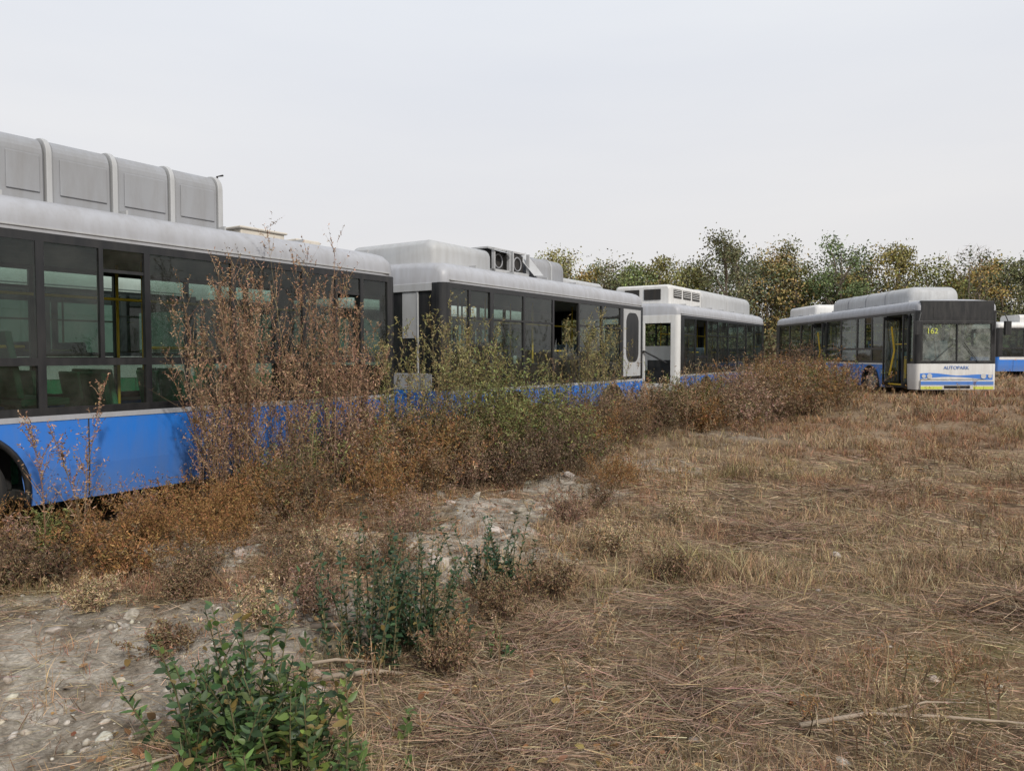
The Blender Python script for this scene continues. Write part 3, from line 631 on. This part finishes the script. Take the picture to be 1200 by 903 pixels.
# --- grass
gr = BL()
def free(x, y):
    t, d = tdof(x, y); ok = (d > 0.15)
    ok &= ~((x > 12.2) & (x < 15.2) & (y > 22.6) & (y < 35.4)); return ok
def field(n, y0, y1, nb, hmin, hmax, wd, spread):
    y = rng.uniform(y0, y1, n); x = rng.uniform(-1, 1, n)*(y*0.80+1.5)
    g = gravel(x, y); k = free(x, y) & (rng.random(n) > g*0.86)
    cl = fbm(x*1.8, y*1.8, 31); dk = ss(fbm(x*2.0, y*2.0, 14), 0.52, 0.72)
    k &= rng.random(n) < np.clip((cl-0.28)*3.2, 0.08, 1)*(1-0.5*dk)
    x, y, cl, dk = x[k], y[k], cl[k], dk[k]; n = len(x)
    hh = (hmin+(hmax-hmin)*ss(cl, 0.35, 0.75))*(0.70+0.65*fbm(x*0.4, y*0.4, 33))
    pt = fbm(x*0.35, y*0.6, 12); pt2 = fbm(x*1.2+9, y*1.2, 35); 
    c = lerp(np.array([[0.41, 0.30, 0.185]]), np.array([[0.32, 0.18, 0.11]]), 0.9*ss(pt, 0.38, 0.60))
    c = lerp(c, np.array([[0.24, 0.22, 0.10]]), 0.6*ss(pt2, 0.57, 0.72))
    c = lerp(c, c*0.55, 0.8*dk)
    c = lerp(c, np.array([[0.17, 0.118, 0.076]]), 0.85*(rng.random(n) < 0.28))
    z = H(x, y)
    i = np.repeat(np.arange(n), nb); m = len(i)
    P = np.stack([x[i]+rng.normal(0, 0.035, m), y[i]+rng.normal(0, 0.035, m), z[i]-0.01], 1)
    D = updir(m, spread); L = hh[i]*rng.uniform(0.4, 1.3, m)
    bend = np.c_[rng.normal(0, 0.3, (m, 2)), -np.abs(rng.normal(0, 0.15, m))]
    gr.add(P, D, L, wd*rng.uniform(0.6, 1.3, m), bend, rcol(c[i], m, 0.28))
field(9500, 2.2, 6.0, 12, 0.03, 0.125, 0.0035, 0.65)
field(14000, 5.0, 10.0, 11, 0.05, 0.18, 0.006, 0.6)
field(14000, 9.5, 17.0, 9, 0.07, 0.22, 0.010, 0.5)
field(16000, 16.0, 36.0, 7, 0.10, 0.29, 0.020, 0.45)
field(8000, 34.0, 75.0, 6, 0.15, 0.5, 0.05, 0.4)
def litter(n, y0, y1, wd, lmax):
    y = rng.uniform(y0, y1, n); x = rng.uniform(-1, 1, n)*(y*0.8+1); g = gravel(x, y)
    k = free(x, y) & (rng.random(n) > g*0.80) & (rng.random(n) < 0.35+0.9*fbm(x*2.2, y*2.2, 43)); x, y = x[k], y[k]; n = len(x)
    az = rng.normal(0.5, 1.0, n)+fbm(x*1.5, y*1.5, 41)*6; P = np.stack([x, y, H(x, y)+rng.uniform(0.0, 0.035, n)], 1)
    D = nrm(np.stack([np.cos(az), np.sin(az), rng.normal(0.08, 0.12, n)], 1)); L = rng.uniform(0.04, lmax, n)
    c = lerp(np.array([[0.46, 0.355, 0.235]]), np.array([[0.20, 0.138, 0.095]]), rng.random(n)**1.2)
    gr.add(P, D, L, wd, np.c_[rng.normal(0, 0.15, (n, 2)), rng.normal(0, 0.03, n)], rcol(c, n, 0.25))
litter(75000, 2.2, 6.5, 0.003, 0.22); litter(50000, 6, 12, 0.006, 0.3)
for (hx, hy, hr, hh) in ((1.35, 4.45, 0.55, 0.13), (3.15, 4.6, 0.45, 0.16), (0.9, 3.5, 0.4, 0.05), (2.4, 6.6, 0.6, 0.12), (-0.1, 3.1, 0.35, 0.04), (3.9, 8.5, 0.7, 0.1), (0.2, 4.2, 0.3, 0.06)):
    n = 3200; a = rng.uniform(0, 2*math.pi, n); q = np.abs(rng.normal(0, 0.65, n)); x = hx+hr*1.5*q*np.cos(a)*(1+0.4*np.sin(a*3+hx)); y = hy+hr*q*np.sin(a)*(1+0.3*np.cos(a*2+hy))
    P = np.stack([x, y, H(x, y)+rng.random(n)*hh*np.exp(-q*q*1.2)], 1); az = rng.uniform(0, 2*math.pi, n)
    D = nrm(np.stack([np.cos(az), np.sin(az), rng.normal(0.0, 0.18, n)], 1))
    gr.add(P, D, rng.uniform(0.08, 0.35, n), 0.0035, rng.normal(0, 0.15, (n, 3))*np.array([1, 1, 0.4]), rcol((0.28, 0.20, 0.14), n, 0.45))
gr.make('dry_grass', VM)
stl = BL()
for (n, y0, y1, hh, w) in ((200, 3, 8, 0.28, 1), (480, 8, 16, 0.42, 1.5), (700, 16, 34, 0.55, 2.6)):
    for _ in range(n):
        y = rng.uniform(y0, y1); x = rng.uniform(-0.3, 0.8)*y
        if not free(np.array([x]), np.array([y]))[0] or gravel(np.array([x]), np.array([y]))[0] > 0.5: continue
        if vn(np.array([x*0.7]), np.array([y*0.7]), 50)[0] < 0.42: continue
        cc = TAN if rng.random() < 0.4 else BRN
        weed(stl, x, y, hh*rng.uniform(0.5, 1.2), cc, RUST if rng.random() < 0.55 else TAN, nst=2, nbr=6, nbit=5, spread=0.3, rad=0.05, bitlen=0.012*w+0.005, bitw=0.004*w, start=0.35)
stl.make('field_weeds', VM)

# ------------------------------------------------------------------ green plants
LT = np.array([(0, 0, 0), (0.22, 0.3, 0.02), (0.5, 0.36, 0.0), (0.8, 0.2, -0.05), (1, 0, -0.12), (0.8, -0.2, -0.05), (0.5, -0.36, 0.0), (0.22, -0.3, 0.02), (0.25, 0, -0.05), (0.55, 0, -0.07), (0.8, 0, -0.1)])
LF = [(0, 8, 1), (1, 8, 9, 2), (2, 9, 10, 3), (3, 10, 4), (0, 7, 8), (8, 7, 6, 9), (9, 6, 5, 10), (10, 5, 4)]
def inst(name, T, F, Mx, Ps, col, mat, smooth=False):
    n = len(Ps); nvv = len(T); co = np.einsum('nij,vj->nvi', Mx, T)+Ps[:, None, :]
    lp = np.concatenate([np.array(f) for f in F]); tt = np.array([len(f) for f in F]); st0 = np.concatenate([[0], np.cumsum(tt)[:-1]])
    loops = (np.arange(n)[:, None]*nvv+lp[None]).ravel(); starts = (np.arange(n)[:, None]*len(lp)+st0[None]).ravel(); tot = np.tile(tt, n)
    return raw_mesh(name, co.reshape(-1, 3), loops, starts, tot, np.repeat(col, nvv, 0), mat, smooth)
def frames_from(D, up, sc, wsc):
    X = nrm(D); Y = nrm(np.cross(up, X)); Zv = np.cross(X, Y)
    return np.stack([X*sc[:, None], Y*(sc*wsc)[:, None], Zv*sc[:, None]], 2)
def green_plant(x, y, h, rad, nst, nlf, ll, cols, wsc=1.0, nm='green_sapling', lean=0.35):
    z = float(H(np.array([x]), np.array([y]))[0])
    pb = PB(); Ps = []; Ds = []; Ss = []
    for s in range(nst):
        az = rng.uniform(0, 2*math.pi); tl = abs(rng.normal(0, lean)); L = h*rng.uniform(0.45, 1.05)
        p0 = np.array([x+rng.normal(0, rad*0.25), y+rng.normal(0, rad*0.25), z-0.02]); d = np.array([math.sin(tl)*math.cos(az), math.sin(tl)*math.sin(az), math.cos(tl)])
        bd = np.array([rng.normal(0, 0.12), rng.normal(0, 0.12), 0.05])
        pts = [p0+d*L*f+bd*L*f*f for f in np.linspace(0, 1, 6)]
        pb.tube([tuple(p) for p in pts], [0.005, 0.0045, 0.004, 0.003, 0.0025, 0.0015], 5)
        for j in range(nlf):
            f = 0.12+0.88*(j+rng.random())/nlf; P = p0+d*L*f+bd*L*f*f; a = j*2.4+rng.normal(0, 0.4)
            el = rng.uniform(-0.1, 1.1)
            Ps.append(P); Ds.append((math.cos(a)*math.cos(el), math.sin(a)*math.cos(el), math.sin(el))); Ss.append(ll*rng.uniform(0.5, 1.15)*(1.1-0.45*f))
    E = bpy.data.objects.new(nm, None); COL.objects.link(E)
    st = pb.obj('stems', M['stem'], E, smooth=True)
    Ps, Ds, Ss = np.array(Ps), np.array(Ds), np.array(Ss); n = len(Ps)
    up = np.repeat([[0, 0, 1.0]], n, 0)+rng.normal(0, 0.45, (n, 3))
    c = lerp(np.repeat([cols[0]], n, 0), np.array([cols[1]]), rng.random(n)**1.7); c = rcol(c, n, 0.22, 0.06)
    c[rng.random(n) < 0.05] = (0.22, 0.16, 0.05)
    o = inst('leaves', LT, LF, frames_from(Ds, up, Ss, wsc*rng.uniform(0.8, 1.15, n)), Ps, c, M['leaf']); o.parent = E
M['stem'] = paint('plant_stem', (0.10, 0.09, 0.04), 0.7, (0.1, 0.06, 0.03), 0.3, bump=0, zdirt=False)
m, nt, out = newmat('leaf')
at = N(nt, 'ShaderNodeAttribute', attribute_name='Col'); bs = N(nt, 'ShaderNodeBsdfPrincipled', Roughness=0.5); nt.links.new(at.outputs[0], bs.inputs['Base Color'])
tl = N(nt, 'ShaderNodeBsdfTranslucent'); nt.links.new(at.outputs[0], tl.inputs[0]); mx = N(nt, 'ShaderNodeMixShader'); mx.inputs[0].default_value = 0.25
nt.links.new(bs.outputs[0], mx.inputs[1]); nt.links.new(tl.outputs[0], mx.inputs[2]); nt.links.new(mx.outputs[0], out.inputs[0]); M['leaf'] = m
DG = (0.038, 0.080, 0.032); LG = (0.12, 0.19, 0.05)
green_plant(-1.10, 2.95, 0.68, 0.5, 26, 28, 0.075, (DG, LG), 0.68, lean=0.33)
green_plant(-0.80, 2.85, 0.46, 0.5, 22, 24, 0.07, (DG, (0.2, 0.26, 0.05)), 0.68, lean=0.4)
green_plant(-1.32, 3.0, 0.50, 0.4, 14, 24, 0.07, (DG, LG), 0.66, lean=0.4)
green_plant(-0.98, 2.65, 0.30, 0.7, 24, 18, 0.075, ((0.07, 0.13, 0.035), LG), 0.66, lean=0.6)
green_plant(-0.60, 2.75, 0.2, 0.5, 12, 16, 0.06, ((0.08, 0.13, 0.035), LG), 0.6, lean=0.7)
green_plant(-0.70, 3.95, 0.72, 0.6, 44, 38, 0.052, ((0.026, 0.060, 0.030), (0.065, 0.115, 0.045)), 0.66, lean=0.28)
green_plant(-0.50, 4.05, 0.60, 0.5, 26, 34, 0.050, ((0.026, 0.060, 0.030), (0.065, 0.115, 0.045)), 0.66, lean=0.28)
green_plant(-0.10, 5.0, 0.60, 0.35, 28, 36, 0.050, ((0.024, 0.06, 0.032), (0.055, 0.11, 0.045)), 0.66, lean=0.25)
green_plant(-0.02, 3.9, 0.2, 0.2, 5, 12, 0.05, (DG, LG), 0.6)
n = 3000; y = rng.uniform(2.4, 7.5, n); x = rng.uniform(-0.8, 0.45, n)*y
k = (rng.random(n) < np.exp(-((x+0.5)/1.3)**2)) & free(x, y); x, y = x[k], y[k]; n = len(x)
az_ = rng.uniform(0, 6.283, n); Dl = np.stack([np.cos(az_), np.sin(az_), rng.normal(0, 0.35, n)], 1)
cl_ = lerp(np.array([[0.30, 0.17, 0.08]]), np.array([[0.13, 0.08, 0.05]]), rng.random(n))
inst('fallen_leaves', LT, LF, frames_from(Dl, np.repeat([[0, 0, 1.0]], n, 0)+rng.normal(0, 0.5, (n, 3)), rng.uniform(0.02, 0.055, n), rng.uniform(0.7, 1.1, n)), np.stack([x, y, H(x, y)+rng.uniform(0.004, 0.03, n)], 1), rcol(cl_, n, 0.25), VM)

# ------------------------------------------------------------------ stones
ms, nt, out = newmat('stone')
at = N(nt, 'ShaderNodeAttribute', attribute_name='Col'); bs = N(nt, 'ShaderNodeBsdfPrincipled', Roughness=0.9)
tc = N(nt, 'ShaderNodeTexCoord'); nn = N(nt, 'ShaderNodeTexNoise', Scale=30.0, Detail=6.0); nt.links.new(tc.outputs['Object'], nn.inputs[0])
c_ = mixc(nt, 1.0, at.outputs[0], mixc(nt, ramp(nt, nn.outputs[0], 0.3, 0.7), (0.6, 0.58, 0.54), (1.2, 1.2, 1.2)), 'MULTIPLY'); nt.links.new(c_, bs.inputs['Base Color'])
bp = N(nt, 'ShaderNodeBump', Strength=0.6, Distance=0.01); nt.links.new(nn.outputs[0], bp.inputs['Height']); nt.links.new(bp.outputs[0], bs.inputs['Normal']); nt.links.new(bs.outputs[0], out.inputs[0])
def stones(name, n, y0, y1, smin, smax, gravel_only=True, pts=None, sub=1, powr=3.0, tint=1.0):
    bm = bmesh.new(); bmesh.ops.create_icosphere(bm, subdivisions=sub, radius=1.0)
    T = np.array([v.co[:] for v in bm.verts]); F = [tuple(v.index for v in f.verts) for f in bm.faces]; bm.free()
    if sub > 1:
        for _ in range(14):
            d = rng.normal(size=3); d /= np.linalg.norm(d); q = T@d; lim = rng.uniform(0.55, 0.85)
            T = T-np.maximum(q-lim, 0)[:, None]*d[None]
        T = T*(1+0.05*(rng.random((len(T), 1))-0.5))
    else: T = T*(1+0.34*(rng.random((len(T), 1))-0.5))
    T[:, 2] *= 0.62
    if pts is None:
        y = rng.uniform(y0, y1, n); x = rng.uniform(-0.85, 0.8, n)*y-0.3; g = gravel(x, y)*ss(fbm(x*2.5, y*2.5, 61), 0.30, 0.65)
        k = (rng.random(n) < (g if gravel_only else 0.25+g)) & free(x, y); x, y = x[k], y[k]; S = smin+(smax-smin)*rng.random(len(x))**powr
    else: x = np.array([p[0] for p in pts]); y = np.array([p[1] for p in pts]); S = np.array([p[2] for p in pts])
    n = len(x); A = rng.uniform(0, 6.283, n); ca, sa = np.cos(A), np.sin(A)
    sx, sy, sz = S*rng.uniform(0.7, 1.3, n), S*rng.uniform(0.6, 1.1, n), S*rng.uniform(0.6, 1.1, n)
    Mx = np.zeros((n, 3, 3)); Mx[:, 0, 0] = ca*sx; Mx[:, 0, 1] = -sa*sy; Mx[:, 1, 0] = sa*sx; Mx[:, 1, 1] = ca*sy; Mx[:, 2, 2] = sz
    Mx[:, 2, 0] = rng.normal(0, 0.2, n)*sx; Mx[:, 2, 1] = rng.normal(0, 0.2, n)*sy
    Ps = np.stack([x, y, H(x, y)+S*0.06], 1)
    col = rcol(lerp(np.array([[0.27, 0.23, 0.185]]), np.array([[0.50, 0.465, 0.41]]), rng.random(n)), n, 0.13, 0.03)*tint
    inst(name, T, F, Mx, Ps, col, ms, False)
stones('gravel', 9000, 2.3, 6.0, 0.004, 0.038, powr=5.0)
stones('rubble_stones', 3000, 5.2, 13, 0.010, 0.10, powr=4.5)
stones('scattered_pebbles', 1100, 2.3, 10, 0.006, 0.03, False)
for (px, py, s) in ((-0.93, 3.55, 0.045), (0.78, 3.1, 0.03), (1.35, 2.95, 0.03), (-1.75, 3.1, 0.05), (-1.5, 4.3, 0.06), (-2.4, 4.6, 0.07), (2.6, 5.9, 0.08), (0.5, 8.1, 0.2), (0.75, 8.5, 0.16), (-0.2, 6.6, 0.12), (-0.6, 5.7, 0.10), (-2.2, 5.9, 0.12), (-1.2, 3.9, 0.06), (-2.0, 3.7, 0.05), (-1.3, 3.3, 0.04), (-2.7, 4.3, 0.06), (0.1, 7.3, 0.1), (-1.6, 6.2, 0.1)):
    stones('rock', 1, 0, 0, 0, 0, pts=[(px, py, s)], sub=3)
def stick(pts, r):
    pb = PB(); P = [(a, b, float(H(np.array([a]), np.array([b]))[0])+c) for a, b, c in pts]; pb.tube(P, list(np.linspace(r, r*0.4, len(P))), 7); return pb
M['wood'] = paint('dead_wood', (0.36, 0.29, 0.22), 0.9, (0.15, 0.1, 0.07), 0.5, zdirt=False)
M['bark'] = paint('bark', (0.17, 0.14, 0.11), 0.9, (0.10, 0.08, 0.06), 0.5, zdirt=False)
for pts, r in (([(-1.15, 4.2, 0.02), (-0.95, 4.1, 0.10), (-0.8, 4.0, 0.10), (-0.65, 3.9, 0.03)], 0.018), ([(-1.0, 4.5, 0.16), (-0.9, 4.25, 0.12), (-0.8, 4.0, 0.04)], 0.014), ([(-0.95, 3.65, 0.02), (-0.7, 3.68, 0.06), (-0.55, 3.75, 0.02)], 0.02), ([(-1.1, 3.75, 0.03), (-0.9, 3.72, 0.08), (-0.72, 3.8, 0.04)], 0.012),
               ([(1.28, 3.22, 0.03), (1.6, 3.28, 0.04), (1.95, 3.3, 0.03), (2.4, 3.22, 0.04)], 0.012), ([(1.7, 3.3, 0.03), (1.95, 3.42, 0.05), (2.2, 3.45, 0.03)], 0.007), ([(-1.6, 2.8, 0.02), (-1.3, 2.95, 0.04), (-0.95, 3.0, 0.02)], 0.008)):
    stick(pts, r).obj('fallen_branch', M['wood'], None, smooth=True)

# ------------------------------------------------------------------ trees
tl_ = BL(); trunks = PB()
def tree(x, y, h, cr, col, dens=1.0, bare=False):
    z = 0.35
    trunks.tube([(x, y, z), (x+rng.normal(0, .1), y, z+h*0.25), (x+rng.normal(0, .25), y, z+h*0.5), (x+rng.normal(0, .4), y, z+h*0.85)], [0.20, 0.15, 0.10, 0.03], 6)
    ncl = int((34 if not bare else 24)*dens); hue = 1+rng.normal(0, 0.06, 3)
    for i in range(ncl):
        a = rng.uniform(0, 6.283); f = rng.uniform(0.08, 0.97); prof = math.sqrt(max(0.05, 1-((f-0.52)/0.52)**2))
        q = cr*prof*math.sqrt(rng.uniform(0.05, 1)); c = (x+q*math.cos(a), y+q*math.sin(a), z+h*(0.05+0.9*f))
        if i % 2 == 0: trunks.tube([(x, y, max(z+h*0.15, c[2]-h*0.22)), ((x+c[0])/2, (y+c[1])/2, c[2]-h*0.08), c], [0.07, 0.045, 0.012], 5)
        nl = 26 if bare else int(rng.uniform(130, 210)); r = rng.uniform(0.5, 0.95)*(cr/2.0)
        P = np.array(c)+rng.normal(0, 1, (nl, 3))*np.array([r*0.58, r*0.58, r*0.48])
        shade = rng.uniform(0.6, 1.3)
        D = nrm(rng.normal(size=(nl, 3))+np.array([0, 0, 0.3]))
        if bare:
            tl_.add(P, D, rng.uniform(0.5, 1.3, nl), 0.035, np.zeros((nl, 3)), rcol((0.21, 0.175, 0.14), nl, 0.2))
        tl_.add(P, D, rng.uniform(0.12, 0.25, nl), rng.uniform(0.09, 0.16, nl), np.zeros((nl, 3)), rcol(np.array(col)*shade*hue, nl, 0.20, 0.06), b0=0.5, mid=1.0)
cols = [(0.155, 0.17, 0.085), (0.19, 0.195, 0.095), (0.24, 0.21, 0.09), (0.135, 0.155, 0.085), (0.32, 0.25, 0.10), (0.18, 0.185, 0.11)]  # foliage colours greyed so that distance haze is put into the colour
xx = 0.2
while xx < 62:
    u = xx/60*867+600
    base = 10.2 if u < 690 else 9.4 if u < 840 else 11.0 if u < 1040 else 10.4
    h = base*rng.uniform(0.88, 1.06); bare = (u > 1120 and rng.random() < 0.5) or rng.random() < 0.05
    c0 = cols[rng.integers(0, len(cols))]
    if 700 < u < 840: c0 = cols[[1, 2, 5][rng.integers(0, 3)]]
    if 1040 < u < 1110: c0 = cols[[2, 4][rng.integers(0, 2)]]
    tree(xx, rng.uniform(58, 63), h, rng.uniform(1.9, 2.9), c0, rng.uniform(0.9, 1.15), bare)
    xx += rng.uniform(1.5, 2.7)
xx = 0.0
while xx < 70:
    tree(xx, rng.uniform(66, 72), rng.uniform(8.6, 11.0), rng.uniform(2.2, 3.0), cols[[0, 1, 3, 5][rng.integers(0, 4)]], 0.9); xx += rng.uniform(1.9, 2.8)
n = 14000; x = rng.uniform(0, 66, n); y = rng.uniform(56, 64, n); P = np.stack([x, y, 0.3+rng.random(n)**1.4*(2.5+2*vn(x*0.4, y*0.2, 3))], 1)
tl_.add(P, nrm(rng.normal(size=(n, 3))), rng.uniform(0.25, 0.5, n), 0.28, np.zeros((n, 3)), rcol((0.13, 0.12, 0.07), n, 0.3), b0=0.5, mid=1.0)
TE = bpy.data.objects.new('tree_line', None); COL.objects.link(TE)
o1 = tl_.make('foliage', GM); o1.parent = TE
o2 = trunks.obj('trunks', M['bark'], TE)

# ------------------------------------------------------------------ world, sun, camera
el, az = R(36), R(150)
w = bpy.data.worlds.new("World"); scene.world = w; w.use_nodes = True; nt = w.node_tree; nt.nodes.clear()
out = nt.nodes.new('ShaderNodeOutputWorld')
sky = nt.nodes.new('ShaderNodeTexSky'); sky.sky_type = 'NISHITA'; sky.sun_disc = False; sky.sun_elevation = el; sky.sun_rotation = az; sky.dust_density = 4.0
bg = nt.nodes.new('ShaderNodeBackground'); bg.inputs[1].default_value = 0.10; nt.links.new(sky.outputs[0], bg.inputs[0])
tc = nt.nodes.new('ShaderNodeTexCoord'); sp = nt.nodes.new('ShaderNodeSeparateXYZ'); nt.links.new(tc.outputs['Generated'], sp.inputs[0])
cr = nt.nodes.new('ShaderNodeValToRGB'); nt.links.new(sp.outputs[2], cr.inputs[0])
e = cr.color_ramp.elements; e[0].position = 0.0; e[0].color = (0.83, 0.80, 0.78, 1); e[1].position = 0.5; e[1].color = (0.86, 0.90, 0.96, 1)
e2 = cr.color_ramp.elements.new(0.16); e2.color = (0.84, 0.83, 0.835, 1)
mp = nt.nodes.new('ShaderNodeMapping'); mp.inputs['Scale'].default_value = (1.2, 1.2, 7); mp.inputs['Rotation'].default_value = (0.06, 0.10, 0); nt.links.new(tc.outputs['Generated'], mp.inputs[0])
nz = nt.nodes.new('ShaderNodeTexNoise'); nz.inputs['Scale'].default_value = 1.1; nz.inputs['Detail'].default_value = 4; nt.links.new(mp.outputs[0], nz.inputs[0])
fz = ramp(nt, nz.outputs[0], 0.3, 0.75)
cm = mixc(nt, 1.0, cr.outputs[0], mixc(nt, fz, (0.965, 0.97, 0.99), (1.06, 1.05, 1.035)), 'MULTIPLY')
bg2 = nt.nodes.new('ShaderNodeBackground'); nt.links.new(cm, bg2.inputs[0]); bg2.inputs[1].default_value = 1.0
mx = nt.nodes.new('ShaderNodeMixShader'); mx.inputs[0].default_value = 0.90
nt.links.new(bg.outputs[0], mx.inputs[1]); nt.links.new(bg2.outputs[0], mx.inputs[2]); nt.links.new(mx.outputs[0], out.inputs[0])
sd = bpy.data.lights.new('sun', 'SUN'); sd.energy = 2.7; sd.angle = R(3); sd.color = (1.0, 0.94, 0.85)
so = bpy.data.objects.new('sun', sd); COL.objects.link(so)
dirv = Vector((math.sin(az)*math.cos(el), math.cos(az)*math.cos(el), math.sin(el)))
so.rotation_euler = dirv.to_track_quat('Z', 'Y').to_euler()
cd = bpy.data.cameras.new('camera'); cd.lens = 26.0; cd.sensor_width = 36; cd.clip_end = 4000; cd.clip_start = 0.05
cam = bpy.data.objects.new('camera', cd); COL.objects.link(cam); cam.location = (0, 0, 1.65); cam.rotation_euler = (R(90-2.38), 0, 0)
scene.camera = cam
scene.view_settings.view_transform = 'Standard'; scene.view_settings.look = 'None'; scene.view_settings.exposure = 0
